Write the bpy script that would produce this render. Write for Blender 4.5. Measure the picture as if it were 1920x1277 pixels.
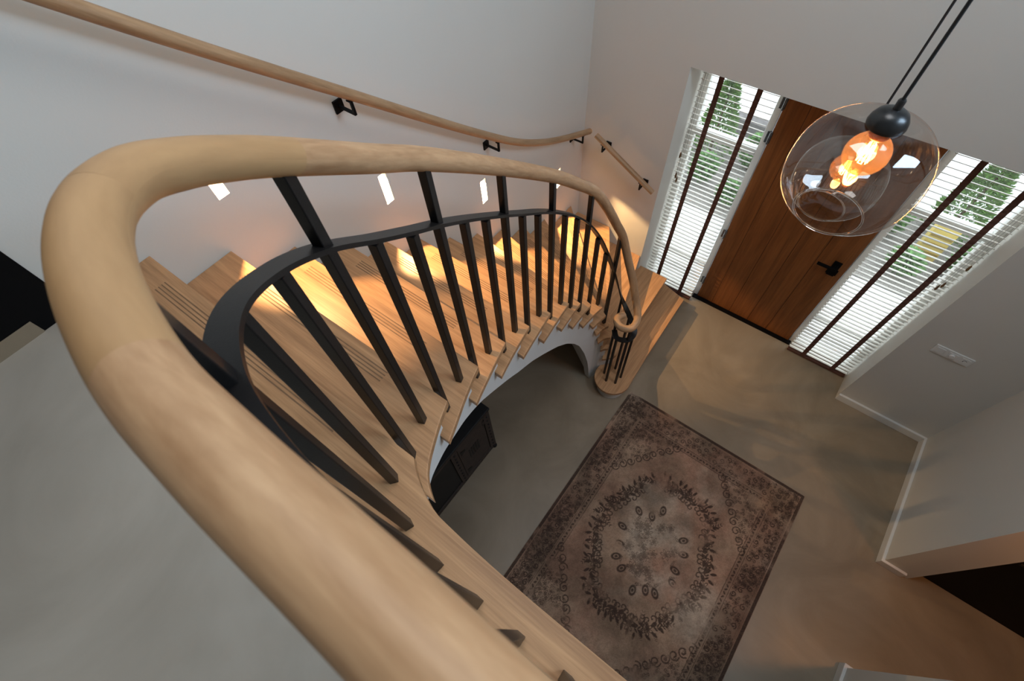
import bpy, bmesh, math, random
import numpy as np
from mathutils import Vector, Matrix
random.seed(7)
rng = np.random.default_rng(7)
S = bpy.context.scene
COL = S.collection
for o in list(bpy.data.objects):
    bpy.data.objects.remove(o)

# ------------------------------------------------------------------ camera
cam_d = bpy.data.cameras.new('camera')
cam = bpy.data.objects.new('camera', cam_d)
COL.objects.link(cam)
RR = [(0.79585483, 0.60310504, -0.0536601), (-0.49506584, 0.69917975, 0.51580761), (0.34860422, -0.3839427, 0.85502228)]
m = Matrix.Identity(4)
for c in range(3):
    for r in range(3):
        m[r][c] = RR[c][r]
m.translation = (0, 0, 4.3)
cam.matrix_world = m
cam_d.sensor_width = 36.0
cam_d.lens = 902.96 / 1920 * 36
cam_d.clip_start = 0.02
cam_d.dof.use_dof = True
cam_d.dof.focus_distance = 2.3
cam_d.dof.aperture_fstop = 7.1
S.camera = cam

# ------------------------------------------------------------------ world, lights, exposure
w = bpy.data.worlds.new('sky')
S.world = w
w.use_nodes = True
bg = w.node_tree.nodes['Background']
bg.inputs[0].default_value = (0.86, 0.93, 1.0, 1)
bg.inputs[1].default_value = 3.6
S.view_settings.view_transform = 'Standard'
S.view_settings.look = 'None'
S.view_settings.gamma = 1.0
S.view_settings.use_curve_mapping = False
S.view_settings.exposure = 0.0


def aim(d, v):
    d.rotation_euler = Vector(v).to_track_quat('-Z', 'Y').to_euler()


def area(name, loc, direction, sx, sy, power, color):
    l = bpy.data.lights.new(name, 'AREA')
    l.shape = 'RECTANGLE'
    l.size = sx
    l.size_y = sy
    l.energy = power
    l.color = color
    o = bpy.data.objects.new(name, l)
    COL.objects.link(o)
    o.location = loc
    aim(o, direction)
    return o


area('skylight', (-0.35, 0.9, 6.1), (-0.12, -0.12, -1), 1.1, 1.3, 34, (0.95, 0.97, 1.0))
area('landing_window_light', (1.78, 1.3, 5.0), (-1, -0.25, -0.25), 1.4, 1.2, 98, (0.57, 0.78, 1.0))
area('hall_ceiling_light', (2.42, 1.54, 2.5), (-0.25, 0, -1), 0.16, 0.16, 7.5, (1.0, 0.40, 0.11))

# ------------------------------------------------------------------ materials


def new_mat(name):
    mt = bpy.data.materials.new(name)
    mt.use_nodes = True
    nt = mt.node_tree
    b = nt.nodes['Principled BSDF']
    return mt, nt, b


def N(nt, t, **kw):
    n = nt.nodes.new(t)
    for k, v in kw.items():
        setattr(n, k, v)
    return n


def plain(name, col, rough=0.5, metal=0.0, emit=None, es=1.0, bump=0.0, bscale=80, var=0.0, vscale=3.0, spec=0.5):
    mt, nt, b = new_mat(name)
    b.inputs['Roughness'].default_value = rough
    b.inputs['Metallic'].default_value = metal
    b.inputs['Specular IOR Level'].default_value = spec
    tc = N(nt, 'ShaderNodeTexCoord')
    nz = N(nt, 'ShaderNodeTexNoise')
    nz.inputs['Scale'].default_value = vscale
    nz.inputs['Detail'].default_value = 6
    nt.links.new(tc.outputs['Object'], nz.inputs['Vector'])
    rp = N(nt, 'ShaderNodeValToRGB')
    rp.color_ramp.elements[0].position = 0.3
    rp.color_ramp.elements[1].position = 0.7
    c = Vector(col)
    rp.color_ramp.elements[0].color = (*(c * (1 - var)), 1)
    rp.color_ramp.elements[1].color = (*(c * (1 + var)), 1)
    nt.links.new(nz.outputs['Fac'], rp.inputs[0])
    nt.links.new(rp.outputs[0], b.inputs['Base Color'])
    if emit:
        b.inputs['Emission Color'].default_value = (*emit, 1)
        b.inputs['Emission Strength'].default_value = es
    if bump:
        n2 = N(nt, 'ShaderNodeTexNoise')
        n2.inputs['Scale'].default_value = bscale
        n2.inputs['Detail'].default_value = 4
        nt.links.new(tc.outputs['Object'], n2.inputs['Vector'])
        bp = N(nt, 'ShaderNodeBump')
        bp.inputs['Strength'].default_value = bump
        bp.inputs['Distance'].default_value = 0.01
        nt.links.new(n2.outputs['Fac'], bp.inputs['Height'])
        nt.links.new(bp.outputs[0], b.inputs['Normal'])
    return mt


def wood(name, dark, light, scale, uv=False, rough=0.42, plank=None, contrast=1.0):
    """scale: mapping scale (x,y,z); the small one runs along the grain"""
    mt, nt, b = new_mat(name)
    tc = N(nt, 'ShaderNodeTexCoord')
    mp = N(nt, 'ShaderNodeMapping')
    mp.inputs['Scale'].default_value = scale
    nt.links.new(tc.outputs['UV' if uv else 'Object'], mp.inputs['Vector'])
    # every object gets its own stretch of timber
    oi = N(nt, 'ShaderNodeObjectInfo')
    ml = N(nt, 'ShaderNodeMath', operation='MULTIPLY')
    ml.inputs[1].default_value = 37.0
    nt.links.new(oi.outputs['Random'], ml.inputs[0])
    ad = N(nt, 'ShaderNodeVectorMath', operation='ADD')
    nt.links.new(mp.outputs[0], ad.inputs[0])
    nt.links.new(ml.outputs[0], ad.inputs[1])
    n1 = N(nt, 'ShaderNodeTexNoise')
    n1.inputs['Scale'].default_value = 1.0
    n1.inputs['Detail'].default_value = 8
    n1.inputs['Roughness'].default_value = 0.62
    n1.inputs['Distortion'].default_value = 0.6
    nt.links.new(ad.outputs[0], n1.inputs['Vector'])
    n2 = N(nt, 'ShaderNodeTexNoise')
    n2.inputs['Scale'].default_value = 5.0
    n2.inputs['Detail'].default_value = 4
    nt.links.new(ad.outputs[0], n2.inputs['Vector'])
    mx = N(nt, 'ShaderNodeMath', operation='MULTIPLY_ADD')
    mx.inputs[1].default_value = 0.35
    nt.links.new(n2.outputs['Fac'], mx.inputs[0])
    nt.links.new(n1.outputs['Fac'], mx.inputs[2])
    # a tone per object
    mo = N(nt, 'ShaderNodeMath', operation='MULTIPLY_ADD')
    mo.inputs[1].default_value = 0.10
    nt.links.new(oi.outputs['Random'], mo.inputs[0])
    nt.links.new(mx.outputs[0], mo.inputs[2])
    rp = N(nt, 'ShaderNodeValToRGB')
    e = rp.color_ramp.elements
    e[0].position = 0.72 - 0.2 / contrast
    e[1].position = 0.72 + 0.17 / contrast
    e[0].color = (*dark, 1)
    e[1].color = (*light, 1)
    nt.links.new(mo.outputs[0], rp.inputs[0])
    nt.links.new(rp.outputs[0], b.inputs['Base Color'])
    b.inputs['Roughness'].default_value = rough
    b.inputs['Specular IOR Level'].default_value = 0.35
    bp = N(nt, 'ShaderNodeBump')
    bp.inputs['Strength'].default_value = 0.12
    bp.inputs['Distance'].default_value = 0.002
    nt.links.new(n2.outputs['Fac'], bp.inputs['Height'])
    nt.links.new(bp.outputs[0], b.inputs['Normal'])
    return mt


def concrete(name, c1, c2, rough):
    mt, nt, b = new_mat(name)
    tc = N(nt, 'ShaderNodeTexCoord')
    n1 = N(nt, 'ShaderNodeTexNoise')
    n1.inputs['Scale'].default_value = 1.4
    n1.inputs['Detail'].default_value = 9
    n1.inputs['Roughness'].default_value = 0.6
    n1.inputs['Distortion'].default_value = 1.2
    nt.links.new(tc.outputs['Object'], n1.inputs['Vector'])
    rp = N(nt, 'ShaderNodeValToRGB')
    rp.color_ramp.elements[0].position = 0.32
    rp.color_ramp.elements[1].position = 0.68
    rp.color_ramp.elements[0].color = (*c1, 1)
    rp.color_ramp.elements[1].color = (*c2, 1)
    nt.links.new(n1.outputs['Fac'], rp.inputs[0])
    nt.links.new(rp.outputs[0], b.inputs['Base Color'])
    b.inputs['Roughness'].default_value = rough
    n2 = N(nt, 'ShaderNodeTexNoise')
    n2.inputs['Scale'].default_value = 5
    n2.inputs['Detail'].default_value = 5
    nt.links.new(tc.outputs['Object'], n2.inputs['Vector'])
    mr = N(nt, 'ShaderNodeMapRange')
    mr.inputs['To Min'].default_value = rough - 0.08
    mr.inputs['To Max'].default_value = rough + 0.1
    nt.links.new(n2.outputs['Fac'], mr.inputs['Value'])
    nt.links.new(mr.outputs[0], b.inputs['Roughness'])
    bp = N(nt, 'ShaderNodeBump')
    bp.inputs['Strength'].default_value = 0.05
    bp.inputs['Distance'].default_value = 0.01
    nt.links.new(n2.outputs['Fac'], bp.inputs['Height'])
    nt.links.new(bp.outputs[0], b.inputs['Normal'])
    return mt


def glass(name, col, rough=0.0, ior=1.45):
    mt, nt, b = new_mat(name)
    b.inputs['Base Color'].default_value = (*col, 1)
    b.inputs['Roughness'].default_value = rough
    b.inputs['IOR'].default_value = ior
    b.inputs['Transmission Weight'].default_value = 1.0
    return mt


def thin_glass(name, col, base=0.04, edge=0.35, haze=None, hz=0.0):
    """thin pane: clear body, a faint mirror that grows towards grazing angles"""
    mt = bpy.data.materials.new(name)
    mt.use_nodes = True
    nt = mt.node_tree
    nt.nodes.clear()
    out = N(nt, 'ShaderNodeOutputMaterial')
    tr = N(nt, 'ShaderNodeBsdfTransparent')
    tr.inputs[0].default_value = (*col, 1)
    gl = N(nt, 'ShaderNodeBsdfGlossy')
    gl.inputs['Roughness'].default_value = 0.03
    lw = N(nt, 'ShaderNodeLayerWeight')
    lw.inputs['Blend'].default_value = 0.5
    pw = N(nt, 'ShaderNodeMath', operation='POWER')
    pw.inputs[1].default_value = 4.0
    ma = N(nt, 'ShaderNodeMath', operation='MULTIPLY_ADD')
    ma.inputs[1].default_value = edge
    ma.inputs[2].default_value = base
    nt.links.new(lw.outputs['Facing'], pw.inputs[0])
    nt.links.new(pw.outputs[0], ma.inputs[0])
    mx = N(nt, 'ShaderNodeMixShader')
    nt.links.new(ma.outputs[0], mx.inputs[0])
    body = tr
    if haze:   # coloured glass that scatters a little of the light passing through it
        tl = N(nt, 'ShaderNodeBsdfTranslucent')
        tl.inputs[0].default_value = (*haze, 1)
        m2 = N(nt, 'ShaderNodeMixShader')
        m2.inputs[0].default_value = hz
        nt.links.new(tr.outputs[0], m2.inputs[1])
        nt.links.new(tl.outputs[0], m2.inputs[2])
        body = m2
    nt.links.new(body.outputs[0], mx.inputs[1])
    nt.links.new(gl.outputs[0], mx.inputs[2])
    nt.links.new(mx.outputs[0], out.inputs[0])
    return mt


M = {}
M['wall'] = plain('white_plaster', (0.645, 0.625, 0.575), 0.7, var=0.015, vscale=1.2, bump=0.04, bscale=120, spec=0.25)
M['white'] = plain('white_lacquer', (0.72, 0.71, 0.68), 0.35, var=0.01)
M['stringer'] = plain('white_stair_plaster', (0.70, 0.70, 0.68), 0.6, var=0.015, vscale=4)
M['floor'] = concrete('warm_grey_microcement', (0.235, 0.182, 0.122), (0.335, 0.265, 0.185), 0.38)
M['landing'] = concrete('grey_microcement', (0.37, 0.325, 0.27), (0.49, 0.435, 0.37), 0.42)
M['oak'] = wood('oiled_oak', (0.345, 0.175, 0.080), (0.56, 0.305, 0.145), (1.6, 38, 38), rough=0.4)
M['oak_diag'] = wood('oiled_oak_lengthwise', (0.355, 0.180, 0.082), (0.575, 0.320, 0.158), (38, 1.6, 38), rough=0.4)
M['oak_groove_shade'] = plain('dark_oak_groove_shade', (0.20, 0.105, 0.05), 0.7, var=0.15, vscale=30)  # brown tone stands for the shade inside the tread grooves
M['rail_a'] = wood('pale_oak_handrail', (0.33, 0.175, 0.083), (0.52, 0.315, 0.168), (4.5, 26, 26), uv=True, rough=0.5)
M['rail_b'] = wood('golden_oak_handrail', (0.34, 0.190, 0.085), (0.46, 0.270, 0.125), (3.0, 14, 14), uv=True, rough=0.5, contrast=0.8)
M['rail_wall'] = wood('oak_wall_handrail', (0.30, 0.17, 0.085), (0.46, 0.28, 0.15), (3.5, 30, 30), uv=True, rough=0.45)
M['door'] = wood('red_brown_door_wood', (0.140, 0.043, 0.010), (0.315, 0.110, 0.029), (22, 22, 1.1), rough=0.45, contrast=0.7)
M['steel'] = plain('black_powder_coated_steel', (0.010, 0.009, 0.009), 0.36, metal=0.0, var=0.1, vscale=60, bump=0.05, bscale=400, spec=0.25)
M['weld'] = plain('polished_weld', (0.20, 0.21, 0.23), 0.22, metal=0.8, var=0.2, vscale=90)
M['black'] = plain('black_paint', (0.003, 0.003, 0.0035), 0.5, var=0.1, spec=0.12)
M['trunk'] = plain('dark_iron_bound_wood', (0.034, 0.022, 0.017), 0.6, var=0.4, vscale=18, bump=0.2, bscale=60)
M['trunk_d'] = plain('black_iron', (0.003, 0.0025, 0.0025), 0.6, var=0.3, vscale=30)
M['slat'] = plain('ivory_wooden_slat', (0.80, 0.77, 0.70), 0.45, var=0.02)
M['tape'] = plain('brown_ladder_tape', (0.105, 0.042, 0.028), 0.8, var=0.15, vscale=120)
M['tassel'] = plain('brown_wood_tassel', (0.16, 0.08, 0.03), 0.5, var=0.1)
M['cord'] = plain('grey_cord', (0.32, 0.32, 0.34), 0.8)
M['plastic'] = plain('white_plastic', (0.74, 0.73, 0.70), 0.3)
M['plastic_d'] = plain('dark_slot', (0.03, 0.03, 0.03), 0.5)
M['pane'] = thin_glass('window_glass', (0.97, 0.985, 0.975))
M['lamp_glass'] = thin_glass('smoked_lamp_glass', (0.90, 0.865, 0.835), 0.10, 0.5)
M['bulb_glass'] = thin_glass('amber_bulb_glass', (0.95, 0.75, 0.52), 0.07, 0.4, (1.0, 0.58, 0.26), 0.05)
M['filament'] = plain('glowing_filament', (1, 0.6, 0.25), 0.5, emit=(1.0, 0.52, 0.17), es=38)
M['socket'] = plain('bakelite_socket', (0.012, 0.012, 0.013), 0.3)
M['brass'] = plain('copper_bulb_cap', (0.35, 0.14, 0.05), 0.35, metal=0.7)
M['cable'] = plain('black_textile_cable', (0.012, 0.012, 0.013), 0.8)
M['led'] = plain('led_diffuser', (0.9, 0.85, 0.75), 0.5, emit=(1.0, 0.86, 0.66), es=5.5)
M['paving'] = plain('pale_paving', (0.72, 0.73, 0.74), 0.8, var=0.05, vscale=3)
M['gravel'] = plain('grey_gravel', (0.22, 0.205, 0.19), 0.9, var=0.45, vscale=70, bump=0.6, bscale=90)
M['dark_block'] = plain('dark_grey_brick', (0.15, 0.14, 0.14), 0.9, var=0.2, vscale=20)
M['leaf'] = plain('conifer_green', (0.11, 0.22, 0.05), 0.7, var=0.5, vscale=14)
M['leaf2'] = plain('shrub_green', (0.13, 0.27, 0.085), 0.7, var=0.5, vscale=18)
M['bark'] = plain('brown_bark', (0.10, 0.065, 0.04), 0.9, var=0.3, vscale=20)
M['facade'] = plain('white_render', (0.85, 0.85, 0.86), 0.8, var=0.02)
M['yellow'] = plain('yellow_paint', (0.68, 0.52, 0.14), 0.5, var=0.05)
M['yellow_d'] = plain('ochre_shadow_slot', (0.30, 0.20, 0.03), 0.6)

# ------------------------------------------------------------------ mesh helpers


class MB:
    def __init__(s):
        s.v = []
        s.f = []
        s.uv = {}

    def add(s, vs, fs, uvs=None):
        n = len(s.v)
        s.v += [tuple(p) for p in vs]
        for i, f in enumerate(fs):
            if uvs:
                s.uv[len(s.f)] = uvs[i]
            s.f.append([n + a for a in f])
        return s

    def box(s, a, b, mat=None):
        x0, y0, z0 = a
        x1, y1, z1 = b
        vs = [(x0, y0, z0), (x1, y0, z0), (x1, y1, z0), (x0, y1, z0), (x0, y0, z1), (x1, y0, z1), (x1, y1, z1), (x0, y1, z1)]
        if mat is not None:
            vs = [tuple(mat @ Vector(v)) for v in vs]
        return s.add(vs, [(0, 3, 2, 1), (4, 5, 6, 7), (0, 1, 5, 4), (1, 2, 6, 5), (2, 3, 7, 6), (3, 0, 4, 7)])

    def prism(s, poly, z0, z1):
        """poly: plan points, any order; z0<z1"""
        a = sum(poly[i][0] * poly[(i + 1) % len(poly)][1] - poly[(i + 1) % len(poly)][0] * poly[i][1] for i in range(len(poly)))
        if a < 0:
            poly = poly[::-1]
        n = len(poly)
        vs = [(p[0], p[1], z0) for p in poly] + [(p[0], p[1], z1) for p in poly]
        fs = [tuple(range(n - 1, -1, -1)), tuple(range(n, 2 * n))]
        for i in range(n):
            j = (i + 1) % n
            fs.append((i, j, n + j, n + i))
        return s.add(vs, fs)

    def lathe(s, prof, c, n=32, close=False):
        vs, fs = [], []
        for r, z in prof:
            for k in range(n):
                a = 2 * math.pi * k / n
                vs.append((c[0] + r * math.cos(a), c[1] + r * math.sin(a), c[2] + z))
        for i in range(len(prof) - 1):
            for k in range(n):
                k2 = (k + 1) % n
                fs.append((i * n + k, i * n + k2, (i + 1) * n + k2, (i + 1) * n + k))
        if close:
            fs.append(tuple(range(n - 1, -1, -1)))
            fs.append(tuple(range((len(prof) - 1) * n, len(prof) * n)))
        return s.add(vs, fs)

    def sweep(s, pts, sect, up=Vector((0, 0, 1)), caps=True, u0=0.0):
        """sweep a closed section [(a,b)] (a = sideways, b = up) along 3D points"""
        pts = [Vector(p) for p in pts]
        n = len(pts)
        k = len(sect)
        vs, fs, uvs = [], [], []
        L = u0
        per = [0]
        for i in range(k):
            per.append(per[-1] + math.dist(sect[i], sect[(i + 1) % k]))
        us = []
        for i, p in enumerate(pts):
            t = (pts[min(i + 1, n - 1)] - pts[max(i - 1, 0)]).normalized()
            side = t.cross(up)
            if side.length < 1e-4:
                side = Vector((1, 0, 0))
            side.normalize()
            u = side.cross(t).normalized()
            if i:
                L += (pts[i] - pts[i - 1]).length
            us.append(L)
            for a, b in sect:
                vs.append(p + side * a + u * b)
        for i in range(n - 1):
            for j in range(k):
                j2 = (j + 1) % k
                fs.append((i * k + j, (i + 1) * k + j, (i + 1) * k + j2, i * k + j2))
                uvs.append([(us[i], per[j]), (us[i + 1], per[j]), (us[i + 1], per[j + 1]), (us[i], per[j + 1])])
        if caps:
            fs.append(tuple(range(k)))
            uvs.append([(us[0] + q[0], q[1]) for q in sect])
            fs.append(tuple(range(n * k - 1, (n - 1) * k - 1, -1)))
            uvs.append([(us[-1] + q[0], q[1]) for q in reversed(sect)])
        return s.add(vs, fs, uvs)

    def tube(s, pts, r, n=12, **kw):
        return s.sweep(pts, [(r * math.cos(2 * math.pi * i / n), r * math.sin(2 * math.pi * i / n)) for i in range(n)], **kw)

    def sphere(s, c, r, nu=24, nv=14):
        prof = [(max(1e-5, r * math.sin(math.pi * i / nv)), -r * math.cos(math.pi * i / nv)) for i in range(nv + 1)]
        return s.lathe(prof, c, nu)

    def build(s, name, mat, parent=None, smooth=False, bevel=0.0, org=None, angle=40):
        me = bpy.data.meshes.new(name)
        vs = s.v
        o_ = Vector(org) if org is not None else Vector((0, 0, 0))
        if org is not None:
            vs = [tuple(Vector(v) - o_) for v in vs]
        me.from_pydata(vs, [], s.f)
        if s.uv:
            ul = me.uv_layers.new(name='UVMap')
            for p in me.polygons:
                if p.index in s.uv:
                    for li, q in zip(p.loop_indices, s.uv[p.index]):
                        ul.data[li].uv = q
        bm = bmesh.new()
        bm.from_mesh(me)
        bmesh.ops.recalc_face_normals(bm, faces=bm.faces)
        bm.to_mesh(me)
        bm.free()
        me.materials.append(mat)
        o = bpy.data.objects.new(name, me)
        COL.objects.link(o)
        o.location = o_
        if parent is not None:
            o.parent = parent
            pw = Vector((0, 0, 0))
            q = parent
            while q is not None:
                pw += q.location
                q = q.parent
            o.location = o_ - pw
        if smooth:
            for p in me.polygons:
                p.use_smooth = True
            bm = bmesh.new()
            bm.from_mesh(me)
            for e in bm.edges:
                if len(e.link_faces) == 2 and e.calc_face_angle(0) > math.radians(angle):
                    e.smooth = False
            bm.to_mesh(me)
            bm.free()
        if bevel:
            md = o.modifiers.new('bevel', 'BEVEL')
            md.width = bevel
            md.segments = 2
            md.limit_method = 'ANGLE'
            md.angle_limit = math.radians(35)
        return o


def tag(o, label, cat, group=None, kind=None):
    o['label'] = label
    o['category'] = cat
    if group:
        o['group'] = group
    if kind:
        o['kind'] = kind
    return o


def struct(o):
    o['kind'] = 'structure'
    return o


def root(name, loc, label, cat, group=None):
    o = bpy.data.objects.new(name, None)
    COL.objects.link(o)
    o.location = loc
    o.empty_display_size = 0.1
    return tag(o, label, cat, group)


def catmull(K, n=10):
    K = [np.array(k, float) for k in K]
    out = []
    for i in range(len(K) - 1):
        p0 = K[max(i - 1, 0)]
        p1 = K[i]
        p2 = K[i + 1]
        p3 = K[min(i + 2, len(K) - 1)]
        for t in np.linspace(0, 1, n, endpoint=False):
            out.append(.5 * (2 * p1 + (p2 - p0) * t + (2 * p0 - 5 * p1 + 4 * p2 - p3) * t * t + (-p0 + 3 * p1 - 3 * p2 + p3) * t ** 3))
    out.append(K[-1])
    return out


def resample(P, n):
    P = np.array(P)
    d = np.r_[0, np.cumsum(np.linalg.norm(np.diff(P, axis=0), axis=1))]
    t = np.linspace(0, d[-1], n)
    return np.stack([np.interp(t, d, P[:, i]) for i in range(P.shape[1])], 1)


# ------------------------------------------------------------------ room shell
XL, YF, XR = -1.825, 3.197, 1.84
TOP = 6.2
# left wall with four niches for the step lights: (y0,y1,z0,z1)
NICHES = [(0.414, 0.462, 3.044, 3.232), (1.120, 1.170, 2.470, 2.657), (1.857, 1.910, 1.902, 2.092), (2.795, 2.845, 1.350, 1.538)]


def wall_with_holes(mb, holes, y0, y1, z0, z1, x, depth):
    ys = sorted({y0, y1, *[h[0] for h in holes], *[h[1] for h in holes]})
    zs = sorted({z0, z1, *[h[2] for h in holes], *[h[3] for h in holes]})
    vid = {}

    def V(y, z):
        if (y, z) not in vid:
            vid[(y, z)] = len(mb.v)
            mb.v.append((x, y, z))
        return vid[(y, z)]
    for i in range(len(ys) - 1):
        for j in range(len(zs) - 1):
            cy, cz = (ys[i] + ys[i + 1]) / 2, (zs[j] + zs[j + 1]) / 2
            if any(h[0] < cy < h[1] and h[2] < cz < h[3] for h in holes):
                continue
            mb.f.append([V(ys[i], zs[j]), V(ys[i + 1], zs[j]), V(ys[i + 1], zs[j + 1]), V(ys[i], zs[j + 1])])
    for a, b, c, d in holes:
        xb = x - depth
        mb.add([(x, a, c), (x, b, c), (x, b, d), (x, a, d), (xb, a, c), (xb, b, c), (xb, b, d), (xb, a, d)],
               [(0, 1, 5, 4), (1, 2, 6, 5), (2, 3, 7, 6), (3, 0, 4, 7), (4, 5, 6, 7)])
    # back of the wall
    mb.box((x - 0.2, y0, z0), (x - depth - 0.01, y1, z1))


mb = MB()
wall_with_holes(mb, NICHES, -3.0, YF + 0.45, -0.1, TOP, XL, 0.045)
struct(mb.build('wall_left', M['wall']))

mb = MB()   # front wall with the deep recess of the entrance
RX0, RX1, RZ, RY = -1.062, 1.102, 2.449, 3.53
mb.box((XL, YF, 0), (RX0, YF + 0.45, TOP))
mb.box((RX1, YF, 0), (4.6, YF + 0.45, TOP))
mb.box((RX0, YF, RZ), (RX1, YF + 0.45, TOP))
struct(mb.build('wall_front', M['wall']))

mb = MB()
mb.box((XR, 1.985, 0), (2.045, YF, TOP))
mb.box((2.045, 2.12, 0), (4.6, YF, TOP))
mb.box((2.96, 1.985, 0), (4.6, 2.12, 2.55))
mb.box((XR, 1.115, 2.55), (4.6, 2.12, TOP))
mb.box((XR, -3.0, 0), (4.6, 1.115, TOP))
mb.box((4.5, 1.115, 0), (4.6, 1.985, 2.6))
struct(mb.build('wall_right', M['wall']))

mb = MB()
mb.box((XL - 0.2, -3.2, -0.1), (4.6, -3.0, TOP))
struct(mb.build('wall_back', M['wall']))
mb = MB()
mb.box((XL - 0.2, -3.2, TOP), (4.6, YF + 0.45, TOP + 0.2))
struct(mb.build('ceiling', M['wall']))
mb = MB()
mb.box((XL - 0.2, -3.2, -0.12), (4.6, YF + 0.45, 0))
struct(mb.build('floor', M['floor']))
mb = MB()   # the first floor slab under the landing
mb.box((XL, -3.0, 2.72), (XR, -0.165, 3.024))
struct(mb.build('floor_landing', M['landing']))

# baseboards
BT, BH = 0.022, 0.085


def board(name, a, b):
    mb = MB()
    mb.box(a, b)
    return struct(mb.build(name, M['white'], bevel=0.004))


board('baseboard_front', (RX1, YF - BT, 0), (XR, YF, BH))
mb = MB()
mb.prism([(XR, YF - BT), (XR - BT, YF - BT), (XR - BT, 1.985 - BT), (2.0, 1.985 - BT), (2.0, 1.985), (XR, 1.985)], 0, BH)
struct(mb.build('baseboard_right', M['white'], bevel=0.004))
mb = MB()
mb.prism([(XR - BT, -2.9), (XR - BT, 1.115 + BT), (2.05, 1.115 + BT), (2.05, 1.115), (XR, 1.115), (XR, -2.9)], 0, BH)
struct(mb.build('baseboard_hall', M['white'], bevel=0.004))
mb = MB()
mb.box((XL - 0.005, -2.9, 3.024), (XL + 0.008, -0.30, 3.081))
struct(mb.build('baseboard_landing', M['floor']))

# black hall door
mb = MB()
mb.box((2.045, 2.07, 0), (2.96, 2.11, 2.55))
d2 = struct(mb.build('door_2', M['black'], bevel=0.003))
mb = MB()
mb.tube([(2.10, 2.07, 0.95), (2.10, 2.025, 0.95), (2.22, 2.025, 0.95)], 0.009, 10)
mb.box((2.082, 2.062, 0.90), (2.118, 2.07, 1.0))
mb.build('door_handle', M['steel'], d2, smooth=True)
# black door on the landing
mb = MB()
mb.box((XL - 0.01, -1.15, 3.024), (XL + 0.006, -0.18, 5.2))
d3 = struct(mb.build('door_3', M['black'], bevel=0.002))

# ------------------------------------------------------------------ entrance door and windows
mb = MB()
px = [-0.462, -0.30, -0.105, 0.09, 0.285, 0.517]
for i in range(5):
    mb.box((px[i] + 0.0012, RY, 0.02), (px[i + 1] - 0.0012, RY + 0.05, RZ))
d1 = struct(mb.build('door_1', M['door'], bevel=0.0025))
mb = MB()
mb.box((px[0], RY + 0.004, 0.02), (px[-1], RY + 0.046, RZ))
mb.build('door_core', M['black'], d1)
mb = MB()
mb.box((0.405, RY - 0.008, 1.00), (0.465, RY, 1.16))
mb.box((0.395, RY - 0.010, 1.015), (0.475, RY, 1.075))
mb.box((0.425, RY - 0.055, 1.105), (0.445, RY, 1.125))
mb.box((0.30, RY - 0.062, 1.103), (0.447, RY - 0.045, 1.127))
mb.build('door_handle', M['black'], d1, bevel=0.002)
for z in (0.28, 0.95, 1.95, 2.22):
    mb = MB()
    mb.lathe([(0.009, -0.05), (0.009, 0.05)], (px[0] - 0.004, RY - 0.006, z), 12, close=True)
    mb.box((px[0] - 0.03, RY - 0.003, z - 0.045), (px[0] + 0.01, RY, z + 0.045))
    mb.build('hinge', M['weld'], d1, smooth=True)
mb = MB()
mb.box((px[0] - 0.04, RY - 0.035, 0), (px[-1] + 0.03, RY + 0.06, 0.018))
mb.build('threshold', M['black'], d1)


def window(name, x0, x1, seed):
    fr = MB()
    yo, yi = RY + 0.075, RY + 0.01
    t = 0.05
    fr.box((x0, yi, 0), (x0 + t, yo, RZ))
    fr.box((x1 - t, yi, 0), (x1, yo, RZ))
    fr.box((x0 + t, yi, 0), (x1 - t, yo, 0.05))
    fr.box((x0 + t, yi, RZ - 0.04), (x1 - t, yo, RZ))
    fr.box((x0 + t, yi, 1.76), (x1 - t, yo, 1.815))
    fr.box((x0 + t, yi, 0.43), (x1 - t, yo, 0.48))
    wf = struct(fr.build(name, M['white'], bevel=0.003))
    p = MB()
    p.box((x0 + t, yi + 0.03, 0.05), (x1 - t, yi + 0.034, RZ - 0.04))
    p.build('window_pane', M['pane'], wf)
    g = MB()
    g.box((x0 + t, yi - 0.003, 1.780), (x1 - t, yi, 1.792))
    g.build('transom_seal', M['black'], wf)
    return wf


window('window_1', RX0, px[0] - 0.005, 1)
window('window_2', px[-1] + 0.005, RX1, 2)


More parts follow.
